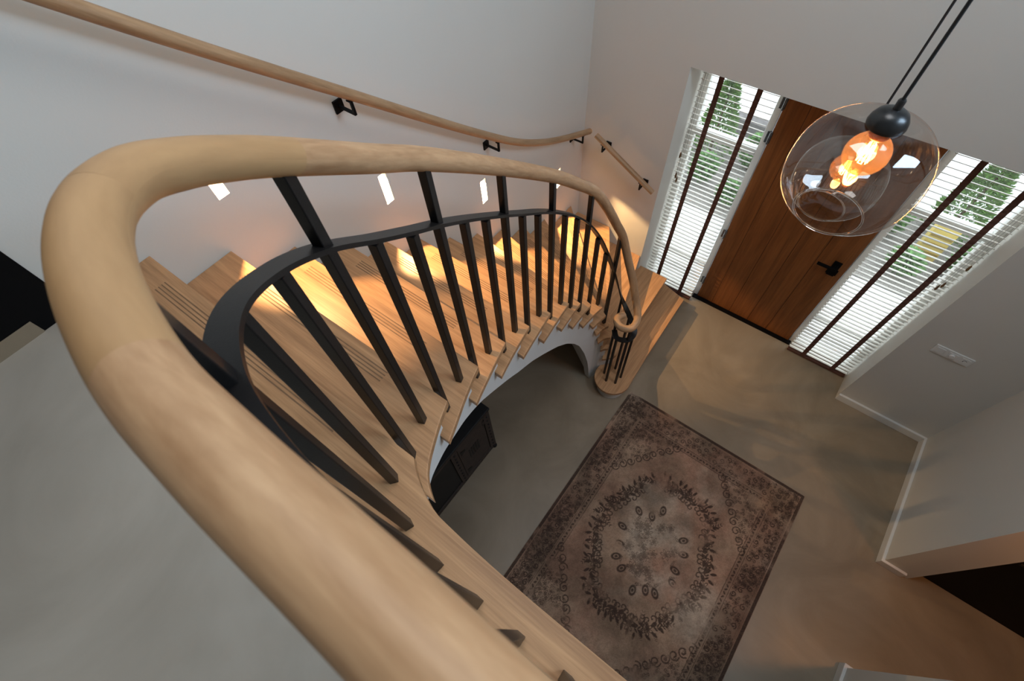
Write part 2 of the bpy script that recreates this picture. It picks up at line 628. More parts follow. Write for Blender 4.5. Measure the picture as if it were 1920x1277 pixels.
def blind(x0, x1, label):
    yc = 3.452
    rt = root('venetian_blind', ((x0 + x1) / 2, yc, 0.0), label, 'window blind', 'venetian blinds beside the front door')
    a = math.radians(-27)
    sl = MB()
    z = 0.06
    zs = []
    while z < RZ - 0.07:
        zs.append(z)
        z += 0.0447
    for z in zs:
        mt = Matrix.Translation((0, yc, z)) @ Matrix.Rotation(a, 4, 'X')
        sl.box((x0, -0.025, -0.0014), (x1, 0.025, 0.0014), mt)
    o = sl.build('slats', M['slat'], rt)
    br = MB()
    br.box((x0, yc - 0.026, 0.012), (x1, yc + 0.026, 0.034))
    br.build('bottom_rail', M['tape'], rt, bevel=0.003)
    hr = MB()
    hr.box((x0, yc - 0.028, RZ - 0.055), (x1, yc + 0.028, RZ - 0.002))
    hr.build('head_rail', M['slat'], rt, bevel=0.003)
    wdt = x1 - x0
    for tx in (x0 + 0.145, x1 - 0.125):
        tp = MB()
        pts = []
        # tape hugging the room-side edge of every slat
        for z in zs:
            ye = yc - 0.025 * math.cos(a) - 0.0035
            ze = z + 0.025 * math.sin(-a)
            pts += [(ye, ze - 0.006), (ye - 0.0005, ze + 0.006), (ye + 0.004, ze + 0.022)]
        pts.append((yc - 0.022, RZ - 0.05))
        pts.insert(0, (yc - 0.026, 0.03))
        vs, fs = [], []
        for (y, z) in pts:
            vs += [(tx - 0.019, y, z), (tx + 0.019, y, z), (tx + 0.019, y + 0.001, z), (tx - 0.019, y + 0.001, z)]
        for i in range(len(pts) - 1):
            for j in range(4):
                fs.append((4 * i + j, 4 * i + (j + 1) % 4, 4 * i + 4 + (j + 1) % 4, 4 * i + 4 + j))
        tp.add(vs, fs)
        tp.build('ladder_tape', M['tape'], rt)
    for k, cx, zt in ((0, (x0 + 0.03) if x0 < 0 else (x1 - 0.045), 1.42), (1, (x0 + 0.045) if x0 < 0 else (x1 - 0.06), 1.38), (2, (x0 + 0.018) if x0 < 0 else (x1 - 0.02), 1.62)):
        c = MB()
        c.tube([(cx, yc - 0.034, RZ - 0.03), (cx, yc - 0.036, zt + 0.03)], 0.0012, 6)
        co = c.build('lift_cord', M['cord'], rt)
        ts = MB()
        ts.lathe([(0.002, 0.04), (0.006, 0.03), (0.009, 0.0), (0.006, -0.012)], (cx, yc - 0.036, zt), 12, close=True)
        ts.build('tassel', M['tassel'], co, smooth=True)
    return rt


blind(RX0 + 0.012, px[0] - 0.045, 'white venetian blind with brown tapes left of the wooden front door')
blind(px[-1] + 0.03, RX1 - 0.012, 'white venetian blind with brown tapes and bottom rail right of the wooden front door')

# ------------------------------------------------------------------ staircase
RISE = 0.189
NR = 16


def Z(k):
    return 3.024 - RISE * k


NOSE = {0: (-0.515, 0.12), 1: (-0.631, 0.346), 2: (-0.71, 0.573), 3: (-0.768, 0.804), 4: (-0.807, 1.031), 5: (-0.837, 1.265),
        6: (-0.857, 1.495), 7: (-0.863, 1.655), 8: (-0.858, 1.809), 9: (-0.838, 1.958), 10: (-0.825, 2.030), 11: (-0.804, 2.076),
        12: (-0.775, 2.103), 13: (-0.76, 2.125), 14: (-0.72, 2.16)}
WALLP = {0: 0.093, 1: 0.327, 2: 0.564, 3: 0.80, 4: 1.027, 5: 1.26, 6: 1.492, 7: 1.753, 8: 2.021, 9: 2.29, 10: 2.613, 11: 3.058}
# inner edge of the treads in plan
ICK = [(XR, 0.036), (0.8, 0.036), (0.2, 0.035), (-0.1, 0.035), (-0.3, 0.042), (-0.40, 0.056), (-0.515, 0.12), (-0.585, 0.235), (-0.631, 0.346), (-0.675, 0.46), (-0.71, 0.573),
       (-0.768, 0.804), (-0.807, 1.031), (-0.837, 1.265), (-0.857, 1.495), (-0.863, 1.655), (-0.858, 1.809), (-0.838, 1.958), (-0.825, 2.03), (-0.804, 2.076), (-0.775, 2.103), (-0.76, 2.125), (-0.72, 2.16)]
IC = resample(catmull(ICK, 12), 900)


def ic_near(p):
    return int(np.argmin(np.hypot(IC[:, 0] - p[0], IC[:, 1] - p[1])))


ICN = {k: ic_near(NOSE[k]) for k in NOSE}
STEP = np.linalg.norm(IC[1] - IC[0])


def back_idx(k, over):
    return max(0, ICN[k - 1] - int(round(over / STEP)))


OV = {k: 0.080 for k in range(1, 8)}
OV.update({8: 0.082, 9: 0.082, 10: 0.08, 11: 0.085, 12: 0.085, 13: 0.07, 14: 0.06})

stair = root('staircase', (XL, 1.6, 0), 'curved open-well staircase with oak treads and a white plastered inner side', 'staircase')


def in_wall(y):
    return (XL + 0.001, y)


polys = {}
# landing nosing: first board along the stairs plus the long trim along the well
polys[0] = [in_wall(0.093)] + [in_wall(-0.165), (-0.62, -0.165), (XR - 0.001, -0.165), (XR - 0.001, 0.036)] + [tuple(IC[i]) for i in range(0, ICN[0] + 1, 6)] + [NOSE[0]]
for k in range(1, 12):
    b = back_idx(k, OV[k])
    polys[k] = [in_wall(WALLP[k]), in_wall(WALLP[k - 1] - 0.07)] + [tuple(IC[i]) for i in range(b, ICN[k], 3)] + [NOSE[k]]
b = back_idx(12, OV[12])
polys[12] = [(-1.45, YF - 0.001), (XL + 0.001, YF - 0.001), in_wall(WALLP[11] - 0.08)] + [tuple(IC[i]) for i in range(b, ICN[12], 2)] + [NOSE[12]]
b = back_idx(13, OV[13])
polys[13] = [(-1.074, YF - 0.001), (-1.52, YF - 0.001)] + [tuple(IC[i]) for i in range(b, ICN[13], 2)] + [NOSE[13]]
b = back_idx(14, OV[14])
polys[14] = [(-0.759, 3.252), (RX0 + 0.002, 3.252), (RX0 + 0.002, YF - 0.001), (-1.14, YF - 0.001)] + [tuple(IC[i]) for i in range(b, ICN[14], 2)] + [(-0.715, 2.2)]
BC = (-0.655, 2.072)
arc = [(BC[0] + 0.170 * math.cos(a), BC[1] + 0.170 * math.sin(a)) for a in np.linspace(math.radians(150), math.radians(372), 36)]
polys[15] = [(-0.527, 3.262), (-0.80, 3.335), (RX0 + 0.004, 3.335), (RX0 + 0.004, YF - 0.001), (-1.08, YF - 0.001), (-0.83, 2.25)] + arc + [(-0.507, 2.452)]

TH = 0.034
trd = {}
for k in range(0, 16):
    mb = MB()
    mb.prism(polys[k], Z(k) - TH, Z(k))
    trd[k] = mb.build('tread' if k else 'landing_nosing', M['oak'] if k < 13 else M['oak_diag'], stair, bevel=0.0035, org=(-1.3, WALLP.get(k, 3.0), Z(k)))

# anti-slip grooves near each nosing: dark strips paint the shade in them
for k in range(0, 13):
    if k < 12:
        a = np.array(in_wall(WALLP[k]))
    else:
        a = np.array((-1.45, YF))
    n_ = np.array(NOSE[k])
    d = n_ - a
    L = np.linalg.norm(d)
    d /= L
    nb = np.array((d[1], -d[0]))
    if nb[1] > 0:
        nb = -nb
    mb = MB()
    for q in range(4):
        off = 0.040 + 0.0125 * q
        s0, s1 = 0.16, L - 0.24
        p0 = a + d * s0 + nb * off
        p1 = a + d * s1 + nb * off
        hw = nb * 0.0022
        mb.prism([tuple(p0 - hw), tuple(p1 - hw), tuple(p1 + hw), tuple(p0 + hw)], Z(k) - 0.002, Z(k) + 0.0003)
    mb.build('grip_groove_shade', M['oak_groove_shade'], trd[k])

# stringer: the white curved inner wall under the tread ends
dI = np.gradient(IC, axis=0)
dI /= np.linalg.norm(dI, axis=1)[:, None]
nrm = np.stack([dI[:, 1], -dI[:, 0]], 1)          # candidates to the right of travel
if nrm[300] @ np.array([1.0, 0.2]) > 0 or True:
    # choose the side that points towards the stairs (away from the well)
    mid = ICN[4]
    if (nrm[mid] @ np.array([-1.0, 0.0])) < 0:
        nrm = -nrm
SO = IC + nrm * 0.04
SI = IC + nrm * 0.10
LOW = [(0.05, 2.72), (0.074, 2.69), (0.121, 2.62), (0.173, 2.59), (0.30, 2.496), (0.436, 2.388), (0.599, 2.238), (0.774, 2.05), (0.947, 1.875), (1.121, 1.725), (1.27, 1.578), (1.455, 1.393), (1.586, 1.242),
       (1.70, 1.08), (1.786, 0.925), (1.871, 0.694), (1.941, 0.443), (1.99, 0.19), (2.01, 0.0), (9, 0.0)]
ly = [q[0] for q in LOW]
lz = [q[1] for q in LOW]


def low(i):
    if i < ICN[0] - 60:
        return 2.72
    return float(np.interp(IC[i][1], ly, lz))


mb = MB()
i_end = ICN[14]
for k in range(0, 15):
    if k == 0:
        i0, i1 = 0, ICN[0] - int(0.04 / STEP)
    else:
        i0, i1 = ICN[k - 1] - int(0.04 / STEP), ICN[k] - int(0.04 / STEP)
    i0 = max(i0, 0)
    i1 = min(i1, i_end)
    if k == 14:
        i1 = i_end
    ids = list(range(i0, i1, 4)) + [i1]
    for a_, b_ in zip(ids[:-1], ids[1:]):
        if a_ == b_:
            continue
        zt = Z(k) - TH
        za, zb = min(low(a_), zt - 0.001), min(low(b_), zt - 0.001)
        A, B, C2, D = SO[a_], SO[b_], SI[b_], SI[a_]
        vs = [(A[0], A[1], za), (B[0], B[1], zb), (C2[0], C2[1], zb), (D[0], D[1], za), (A[0], A[1], zt), (B[0], B[1], zt), (C2[0], C2[1], zt), (D[0], D[1], zt)]
        fs = [(0, 3, 2, 1), (4, 5, 6, 7), (0, 1, 5, 4), (2, 3, 7, 6)]
        if a_ == i0:
            fs.append((3, 0, 4, 7))
        if b_ == i1:
            fs.append((1, 2, 6, 5))
        mb.add(vs, fs)
mb.build('stringer', M['stringer'], stair)

# risers
for k in range(0, 15):
    if k < 12:
        a = np.array(in_wall(WALLP[k] - 0.04))
    elif k == 12:
        a = np.array((-1.49, YF - 0.002))
    elif k == 13:
        a = np.array((-1.12, YF - 0.002))
    else:
        a = np.array((-0.80, YF + 0.04))
    e = SO[ICN[k] - int(0.04 / STEP)]
    b2 = np.array(e)
    d = b2 - a
    d /= np.linalg.norm(d)
    nb = np.array((d[1], -d[0]))
    if nb[1] > 0:
        nb = -nb
    mb = MB()
    mb.prism([tuple(a), tuple(b2), tuple(b2 + nb * 0.02), tuple(a + nb * 0.02)], Z(k + 1), Z(k) - TH)
    mb.build('riser', M['stringer'], stair)
mb = MB()
mb.prism([(-0.56, 3.24), (-0.545, 2.452), (-0.53, 2.14), (-0.56, 2.14), (-0.58, 2.452), (-0.59, 3.24)], 0, Z(15) - TH)
mb.build('riser', M['stringer'], stair)
mb = MB()
mb.lathe([(0.131, 0.0), (0.131, Z(15) - TH)], (BC[0], BC[1], 0), 40, close=True)
mb.build('bullnose_base', M['stringer'], stair, smooth=True)

# soffit between the stringer and the wall
mb = MB()
vs, fs = [], []
ids = list(range(ICN[0], i_end, 8))
for i in ids:
    zz = low(i)
    y = IC[i][1]
    yw = float(np.interp(y, [0.12, 1.495, 1.655, 1.809, 1.958, 2.03, 2.10], [0.09, 1.49, 1.75, 2.0, 2.4, 2.8, 3.19]))
    vs += [(SI[i][0], SI[i][1], zz), (XL + 0.001, yw, max(zz, 0.001)), (SI[i][0], SI[i][1], zz + 0.02), (XL + 0.001, yw, zz + 0.02)]
for j in range(len(ids) - 1):
    a_, b_ = 4 * j, 4 * j + 4
    fs += [(a_, b_, b_ + 1, a_ + 1), (a_ + 2, a_ + 3, b_ + 3, b_ + 2)]
mb.add(vs, fs)
mb.build('soffit', M['stringer'], stair)
# slab edge under the landing nosing
mb = MB()
mb.prism([in_wall(0.05), in_wall(-0.165), (XR - 0.002, -0.165), (XR - 0.002, 0.0), (-0.25, 0.0), (-0.42, 0.01), (-0.54, 0.06), (-0.56, 0.075)], 2.72, Z(0) - TH)
mb.build('landing_fascia', M['stringer'], stair)

# ------------------------------------------------------------------ balustrade
bal = root('balustrade', (-0.655, 2.072, 0.189), 'black steel balustrade with thick pale oak handrail curving along the open stairwell', 'stair railing')
FEET = [  # x, y, foot z step, z of the underside of the mid rail, tall?
    (1.60, -0.043, 0, 3.835, 0), (1.475, -0.043, 0, 3.835, 1), (1.35, -0.043, 0, 3.835, 0), (1.225, -0.043, 0, 3.835, 0), (1.10, -0.043, 0, 3.835, 1),
    (0.975, -0.043, 0, 3.835, 0), (0.85, -0.043, 0, 3.835, 0), (0.725, -0.043, 0, 3.835, 1), (0.6, -0.043, 0, 3.835, 0), (0.475, -0.043, 0, 3.835, 0),
    (0.35, -0.043, 0, 3.835, 1), (0.22, -0.043, 0, 3.835, 0), (0.091, -0.042, 0, 3.835, 0), (-0.035, -0.044, 0, 3.835, 1), (-0.156, -0.045, 0, 3.835, 0), (-0.283, -0.042, 0, 3.838, 0),
    (-0.406, -0.017, 0, 3.842, 1), (-0.518, 0.045, 0, 3.81, 0), (-0.600, 0.140, 1, 3.742, 0), (-0.653, 0.246, 1, 3.660, 1), (-0.695, 0.364, 2, 3.553, 0),
    (-0.734, 0.486, 2, 3.450, 0), (-0.770, 0.599, 3, 3.357, 1), (-0.801, 0.722, 3, 3.256, 0), (-0.828, 0.843, 4, 3.154, 0), (-0.851, 0.967, 4, 3.050, 1),
    (-0.869, 1.092, 5, 2.946, 0), (-0.884, 1.217, 5, 2.845, 0), (-0.895, 1.342, 6, 2.739, 1), (-0.903, 1.467, 6, 2.623, 0), (-0.906, 1.593, 7, 2.495, 0),
    (-0.904, 1.716, 8, 2.340, 1), (-0.897, 1.846, 9, 2.135, 0), (-0.882, 1.963, 9, 1.895, 0), (-0.855, 2.082, 11, 1.596, 1), (-0.782, 2.163, 13, 1.245, 0),
    (-0.683, 2.166, 15, 1.070, 0), (-0.597, 2.117, 15, 0.985, 0), (-0.606, 2.034, 15, 0.965, 1), (-0.687, 2.006, 15, 0.955, 0), (-0.745, 2.066, 15, 0.945, 1)]
RAILK = [(XR - 0.03, -0.041, 4.036), (1.2, -0.041, 4.036), (0.6, -0.041, 4.036), (0.2, -0.041, 4.036), (-0.06, -0.041, 4.036), (-0.20, -0.043, 4.034), (-0.3, -0.039, 4.031), (-0.406, -0.015, 4.030),
         (-0.481, 0.021, 4.024), (-0.546, 0.07, 3.996), (-0.586, 0.116, 3.961), (-0.618, 0.168, 3.92), (-0.655, 0.253, 3.852), (-0.722, 0.442, 3.695),
         (-0.778, 0.622, 3.550), (-0.855, 0.978, 3.250), (-0.895, 1.342, 2.940), (-0.904, 1.57, 2.728), (-0.903, 1.75, 2.545), (-0.893, 1.90, 2.325), (-0.872, 2.02, 2.105), (-0.845, 2.10, 1.935), (-0.794, 2.158, 1.675),
         (-0.735, 2.178, 1.48), (-0.675, 2.168, 1.31), (-0.625, 2.140, 1.215), (-0.597, 2.095, 1.165), (-0.603, 2.040, 1.145), (-0.640, 2.008, 1.138), (-0.690, 2.006, 1.132), (-0.730, 2.035, 1.128), (-0.742, 2.078, 1.124), (-0.725, 2.115, 1.12)]
rail = resample(catmull(RAILK, 14), 760)


def rail_z(x, y):
    i = int(np.argmin(np.hypot(rail[:, 0] - x, rail[:, 1] - y) + 0))
    return rail[i][2]


RRAD = 0.0285
# four glued sections of handrail with visible joints


def ridx(x, y):
    return int(np.argmin(np.hypot(rail[:700, 0] - x, rail[:700, 1] - y)))


cuts = [0, ridx(-0.295, -0.04), ridx(-0.49, 0.026), ridx(-0.663, 0.272), len(rail) - 1]
cuts = sorted(cuts)
RM = ['rail_a', 'rail_b', 'rail_b', 'rail_a']
for j in range(4):
    seg = rail[cuts[j]:cuts[j + 1] + 1]
    mb = MB()
    mb.tube([tuple(p) for p in seg], RRAD, 28, u0=cuts[j] * 0.01 + j * 3.3)
    mb.build('handrail', M[RM[j]], bal, smooth=True, angle=60)
# rounded end of the volute
mb = MB()
mb.sphere(tuple(rail[-1]), RRAD * 0.99, 20, 12)
mb.build('handrail_end', M['rail_a'], bal, smooth=True)

# mid rail: flat bar
midk = [(f[0], f[1], f[3] + 0.004) for f in FEET]
midk[0] = (XR - 0.03, -0.043, 3.839)
mid = resample(catmull(midk, 10), 420)
for _ in range(6):   # fair the curve
    mid[1:-1, 2] = (mid[:-2, 2] + 2 * mid[1:-1, 2] + mid[2:, 2]) / 4
mb = MB()
mb.sweep([tuple(p) for p in mid], [(-0.0215, -0.005), (0.0215, -0.005), (0.0215, 0.005), (-0.0215, 0.005)])
mb.build('mid_rail', M['steel'], bal, smooth=True, angle=40)

for i, (x, y, k, zm, tall) in enumerate(FEET):
    a = FEET[max(i - 1, 0)]
    b = FEET[min(i + 1, len(FEET) - 1)]
    ang = math.atan2(b[1] - a[1], b[0] - a[0])
    z0 = Z(k) - 0.002
    j = int(np.argmin(np.hypot(mid[:, 0] - x, mid[:, 1] - y) + 0.3 * abs(mid[:, 2] - zm)))
    zt = mid[j][2] - 0.011
    if tall:
        jj = int(np.argmin(np.hypot(rail[:, 0] - x, rail[:, 1] - y) + (0.0 if i < 36 else 0.0)))
        zt = rail[jj][2] - RRAD * 0.6
    h = 0.0122 if i < 35 else 0.009
    mt = Matrix.Translation((x, y, 0)) @ Matrix.Rotation(ang, 4, 'Z')
    mb = MB()
    mb.box((-h, -h, z0), (h, h, zt), mt)
    o = mb.build('post' if tall else 'baluster', M['steel'], bal, bevel=0.002)
    if tall and i < 36 and -0.95 < x < 0.2:
        mz = mid[j][2] + 0.006
        wv = MB()
        wv.sphere(tuple(mt @ Vector((h + 0.001, h * 0.2, mz))), 0.0035, 10, 6)
        wv.sphere(tuple(mt @ Vector((h + 0.001, -h * 0.6, mz))), 0.003, 10, 6)
        wv.build('weld', M['weld'], o, smooth=True)

# ------------------------------------------------------------------ wall handrails
WR = [(-1.715, -0.25, 4.36), (-1.715, 0.0, 4.12), (-1.715, 0.247, 3.885), (-1.715, 0.529, 3.628), (-1.715, 0.785, 3.405), (-1.715, 1.069, 3.162), (-1.715, 1.432, 2.849), (-1.715, 1.799, 2.54), (-1.715, 2.14, 2.272),
      (-1.715, 2.444, 2.082), (-1.715, 2.725, 1.942), (-1.715, 2.95, 1.842), (-1.715, 3.09, 1.782)]
h1 = root('wall_handrail', (XL, 1.6, 2.7), 'long round oak handrail with black square brackets on the white stair wall', 'handrail', 'oak wall handrails')
mb = MB()
wr = resample(catmull(WR, 8), 160)
mb.tube([tuple(p) for p in wr], 0.023, 20)
mb.sphere(tuple(wr[-1]), 0.0228, 18, 10)
mb.build('handrail', M['rail_wall'], h1, smooth=True, angle=60)


def bracket(parent, p, wall_n, along):
    """p: rail centre; wall_n: unit vector from the rail to the wall (plan)"""
    wn = Vector((*wall_n, 0))
    al = Vector((*along, 0))
    d = 0.11
    q = Vector(p)
    bz = q.z - 0.088
    plate_c = Vector((q.x, q.y, 0)) + wn * d
    mb = MB()

    def obox(c, a, b, cc):
        ax = [wn, al, Vector((0, 0, 1))]
        vs = []
        for sz in (-1, 1):
            for sx, sy in ((-1, -1), (1, -1), (1, 1), (-1, 1)):
                vs.append(tuple(Vector(c) + ax[0] * a * sx + ax[1] * b * sy + ax[2] * cc * sz))
        mb.add(vs, [(0, 3, 2, 1), (4, 5, 6, 7), (0, 1, 5, 4), (1, 2, 6, 5), (2, 3, 7, 6), (3, 0, 4, 7)])
    obox((plate_c.x - wn.x * 0.005, plate_c.y - wn.y * 0.005, bz), 0.005, 0.024, 0.028)
    obox((q.x + wn.x * (d / 2 - 0.003), q.y + wn.y * (d / 2 - 0.003), bz), d / 2, 0.006, 0.006)
    obox((q.x, q.y, (bz + q.z - 0.02) / 2), 0.006, 0.006, (q.z - 0.02 - bz) / 2 + 0.006)
    obox((q.x, q.y, q.z - 0.024), 0.010, 0.016, 0.003)
    return mb.build('bracket', M['black'], parent, bevel=0.0012)


for y in (1.06, 1.95, 2.98):
    j = int(np.argmin(abs(wr[:, 1] - y)))
    bracket(h1, wr[j], (-1, 0), (0, 1))
h2 = root('wall_handrail', (-1.37, YF, 1.6), 'short straight oak handrail on the front wall beside the blind', 'handrail', 'oak wall handrails')
P0, P1 = Vector((-1.650, 3.087, 1.774)), Vector((-1.068, 3.087, 1.460))
mb = MB()
mb.tube([P0, (P0 + P1) / 2, P1], 0.022, 20)
mb.build('handrail', M['rail_wall'], h2, smooth=True, angle=60)
for t in (0.125, 0.79):
    bracket(h2, P0.lerp(P1, t), (0, 1), (1, 0))

# ------------------------------------------------------------------ step lights
SL = ['glowing step light slot in the stair wall, highest of the four',
      'glowing step light slot in the stair wall, second from the top',
      'glowing step light slot in the stair wall, third from the top',
      'glowing step light slot near the wall corner, lowest of the four']
for k, (a, b, c, d) in enumerate(NICHES):
    rt = root('step_light', (XL, (a + b) / 2, c), SL[k], 'wall light', 'step lights along the stairs')
    mb = MB()
    mb.box((XL - 0.044, a + 0.001, c + 0.001), (XL - 0.036, b - 0.001, d - 0.001))
    mb.build('diffuser', M['led'], rt)
    l = bpy.data.lights.new('step_light_lamp', 'SPOT')
    l.energy = (58, 58, 58, 90)[k]
    l.color = (1.0, 0.62, 0.27)
    l.spot_size = math.radians(74)
    l.spot_blend = 0.3
    l.shadow_soft_size = 0.004
    o = bpy.data.objects.new('step_light_lamp', l)
    COL.objects.link(o)
    o.location = (XL - 0.028, (a + b) / 2, d - 0.02)
    aim(o, (0.45, 0.12, -1.0))

# ------------------------------------------------------------------ switch panel
rt = root('switch_panel', (1.378, YF, 1.085), 'white triple switch and socket plate on the wall right of the blinds', 'light switch')
mb = MB()
mb.box((1.256, YF - 0.010, 1.042), (1.500, YF, 1.128))
mb.build('cover_plate', M['plastic'], rt, bevel=0.002)
for i in range(3):
    cx = 1.256 + 0.0407 + i * 0.0813
    mb = MB()
    if i == 0:
        mb.box((cx - 0.028, YF - 0.014, 1.057), (cx + 0.028, YF - 0.0095, 1.113))
        mb.build('rocker', M['plastic'], rt, bevel=0.002)
    elif i == 1:
        mb.box((cx - 0.028, YF - 0.013, 1.057), (cx + 0.028, YF - 0.0095, 1.113))
        o = mb.build('dimmer', M['plastic'], rt, bevel=0.002)
        mb = MB()
        mt = Matrix.Translation((cx, YF - 0.013, 1.085)) @ Matrix.Rotation(math.pi / 2, 4, 'X')
        n0 = len(mb.v)
        mb.lathe([(0.018, 0), (0.017, 0.014)], (0, 0, 0), 20, close=True)
        mb.v = [tuple(mt @ Vector(v)) for v in mb.v]
        mb.build('knob', M['plastic'], o, smooth=True)
    else:
        mb.box((cx - 0.028, YF - 0.0125, 1.057), (cx + 0.028, YF - 0.0095, 1.113))
        o = mb.build('socket', M['plastic'], rt, bevel=0.002)
        mb = MB()
        mb.tube([(cx + 0.011 * math.cos(t), YF - 0.013, 1.085 + 0.011 * math.sin(t)) for t in np.linspace(0.4, 3.4, 14)], 0.0013, 6)
        mb.box((cx - 0.013, YF - 0.0135, 1.078), (cx - 0.009, YF - 0.012, 1.086))
        mb.build('socket_hole', M['plastic_d'], o)

# ------------------------------------------------------------------ pendant lamps


def pendant(x, y, zc, label):
    rt = root('pendant_lamp', (x, y, zc), label, 'pendant lamp', 'smoked glass pendant lamps')
    mb = MB()
    mb.tube([(x, y, zc + 0.05), (x, y, TOP)], 0.0036, 10)
    cb = mb.build('cable', M['cable'], rt, smooth=True)
    mb = MB()
    mb.lathe([(0.008, 0.030), (0.008, 0.052), (0.006, 0.055)], (x, y, zc), 16, close=True)
    mb.build('cable_grip', M['socket'], rt, smooth=True)
    mb = MB()
    mb.lathe([(0.008, 0.034), (0.020, 0.031), (0.031, 0.024), (0.038, 0.012), (0.0405, 0.0), (0.039, -0.006), (0.030, -0.007)], (x, y, zc), 36, close=True)
    mb.build('cap', M['socket'], rt, smooth=True)
    mb = MB()
    mb.lathe([(0.022, -0.006), (0.022, -0.028), (0.016, -0.036)], (x, y, zc), 24, close=True)
    mb.build('lamp_socket', M['brass'], rt, smooth=True)
    # bulb
    mb = MB()
    R = 0.048
    zb = zc - 0.076
    prof = [(0.016, zc - 0.030 - zb)]
    for t in np.linspace(math.radians(30), math.radians(179.5), 22):
        prof.append((R * math.sin(t), R * math.cos(t)))
    mb.lathe(prof, (x, y, zb), 36)
    bl = mb.build('bulb', M['bulb_glass'], rt, smooth=True)
    mb = MB()
    pts = []
    n = 9
    for i in range(n):
        a = 2 * math.pi * i / n
        top = i % 2 == 0
        for q in (0, 1):
            up = (q == 0) == top
            pts.append((x + (0.007 if up else 0.012) * math.cos(a), y + (0.007 if up else 0.012) * math.sin(a), zb + (0.026 if up else -0.020)))
    mb.tube(pts, 0.0013, 6)
    mb.build('filament', M['filament'], bl)
    mb = MB()
    mb.lathe([(0.004, 0.030), (0.003, -0.005)], (x, y, zb), 10, close=True)
    mb.build('glass_stem', M['bulb_glass'], bl, smooth=True)
    # shade: wide open-bottomed egg
    mb = MB()
    prof = [(0.036, 0.000), (0.068, -0.001), (0.099, -0.015), (0.126, -0.042), (0.143, -0.077), (0.1495, -0.116), (0.149, -0.153), (0.141, -0.187), (0.122, -0.216), (0.100, -0.238), (0.083, -0.250)]
    P = catmull(prof, 5)
    mb.lathe([tuple(p) for p in P], (x, y, zc), 64)
    sh = mb.build('glass_shade', M['lamp_glass'], rt, smooth=True)
    mb = MB()
    ring = [(x + 0.083 * math.cos(t), y + 0.083 * math.sin(t), zc - 0.2505) for t in np.linspace(0, 2 * math.pi, 65)]
    mb.tube(ring, 0.0028, 8, caps=False)
    mb.build('glass_rim', M['rim'], sh, smooth=True)
    l = bpy.data.lights.new('filament_glow', 'POINT')
    l.energy = 2.6
    l.color = (1.0, 0.52, 0.2)
    l.shadow_soft_size = 0.02
    o = bpy.data.objects.new('filament_glow', l)
    COL.objects.link(o)
    o.location = (x, y, zb)
    return rt


M['rim'] = glass('clear_rim_glass', (0.93, 0.90, 0.87))
pendant(0.0496, 1.2067, 3.614, 'nearer, larger-looking smoked glass pendant lamp with black cap and glowing amber bulb')
pendant(0.0427, 1.800, 3.165, 'smoked glass pendant lamp seen through the nearer lamp, hanging lower and farther away')

# ------------------------------------------------------------------ trunk under the stairs
rt = root('cabinet', (-1.40, 0.53, 0), 'black iron-bound cabinet on the floor under the stairs', 'cabinet')
CX, CY0, CY1, CH = -1.192, 0.105, 0.954, 0.845
mb = MB()
mb.box((-1.62, CY0 + 0.01, 0.03), (CX - 0.012, CY1 - 0.01, CH - 0.02))
mb.build('body', M['trunk_d'], rt, bevel=0.004)
mb = MB()
mb.box((-1.635, CY0 - 0.005, CH - 0.03), (CX + 0.008, CY1 + 0.008, CH))
mb.build('top', M['trunk_d'], rt, bevel=0.004)
fr = MB()
for a, b in ((CY0, CY0 + 0.06), (0.49, 0.56), (CY1 - 0.07, CY1)):
    fr.box((CX - 0.014, a, 0.02), (CX, b, CH - 0.03))
fr.box((CX - 0.014, CY0, 0.02), (CX - 0.001, CY1, 0.08))
fr.box((CX - 0.014, CY0, CH - 0.09), (CX - 0.001, CY1, CH - 0.03))
f_ = fr.build('front_frame', M['trunk'], rt, bevel=0.002)
for yy in (CY0 + 0.03, 0.525, CY1 - 0.035):
    for z in np.arange(0.06, CH - 0.05, 0.075):
        st = MB()
        st.sphere((CX + 0.001, yy, float(z)), 0.009, 10, 6)
        st.build('rivet', M['trunk_d'], f_, smooth=True)
mb = MB()
mb.box((CX - 0.010, 0.565, 0.085), (CX - 0.004, CY1 - 0.075, CH - 0.095))
dr = mb.build('door', M['trunk'], rt, bevel=0.002)
mb = MB()
for i in range(5):
    mb.box((CX - 0.006, 0.66 + i * 0.026, 0.36), (CX - 0.001, 0.676 + i * 0.026, 0.53))
mb.build('vent', M['trunk_d'], dr)
for (yy, zz) in ((0.585, 0.62), (0.585, 0.17), (0.862, 0.69)):
    mb = MB()
    mb.add([(CX - 0.001, yy, zz - 0.04), (CX - 0.001, yy + 0.05, zz - 0.012), (CX - 0.001, yy + 0.035, zz), (CX - 0.001, yy + 0.05, zz + 0.012), (CX - 0.001, yy, zz + 0.04),
            (CX - 0.006, yy, zz - 0.04), (CX - 0.006, yy + 0.05, zz - 0.012), (CX - 0.006, yy + 0.035, zz), (CX - 0.006, yy + 0.05, zz + 0.012), (CX - 0.006, yy, zz + 0.04)],
           [(0, 1, 2, 3, 4), (9, 8, 7, 6, 5), (0, 5, 6, 1), (1, 6, 7, 2), (2, 7, 8, 3), (3, 8, 9, 4), (4, 9, 5, 0)])
    mb.build('strap_hinge', M['trunk_d'], dr)
for yy in (CY0 + 0.02, CY1 - 0.02):
    for xx in (CX - 0.01, -1.60):
        mb = MB()
        mb.lathe([(0.022, 0), (0.026, 0.015), (0.02, 0.032)], (xx, yy, 0), 14, close=True)
        mb.build('foot', M['trunk_d'], rt, smooth=True)

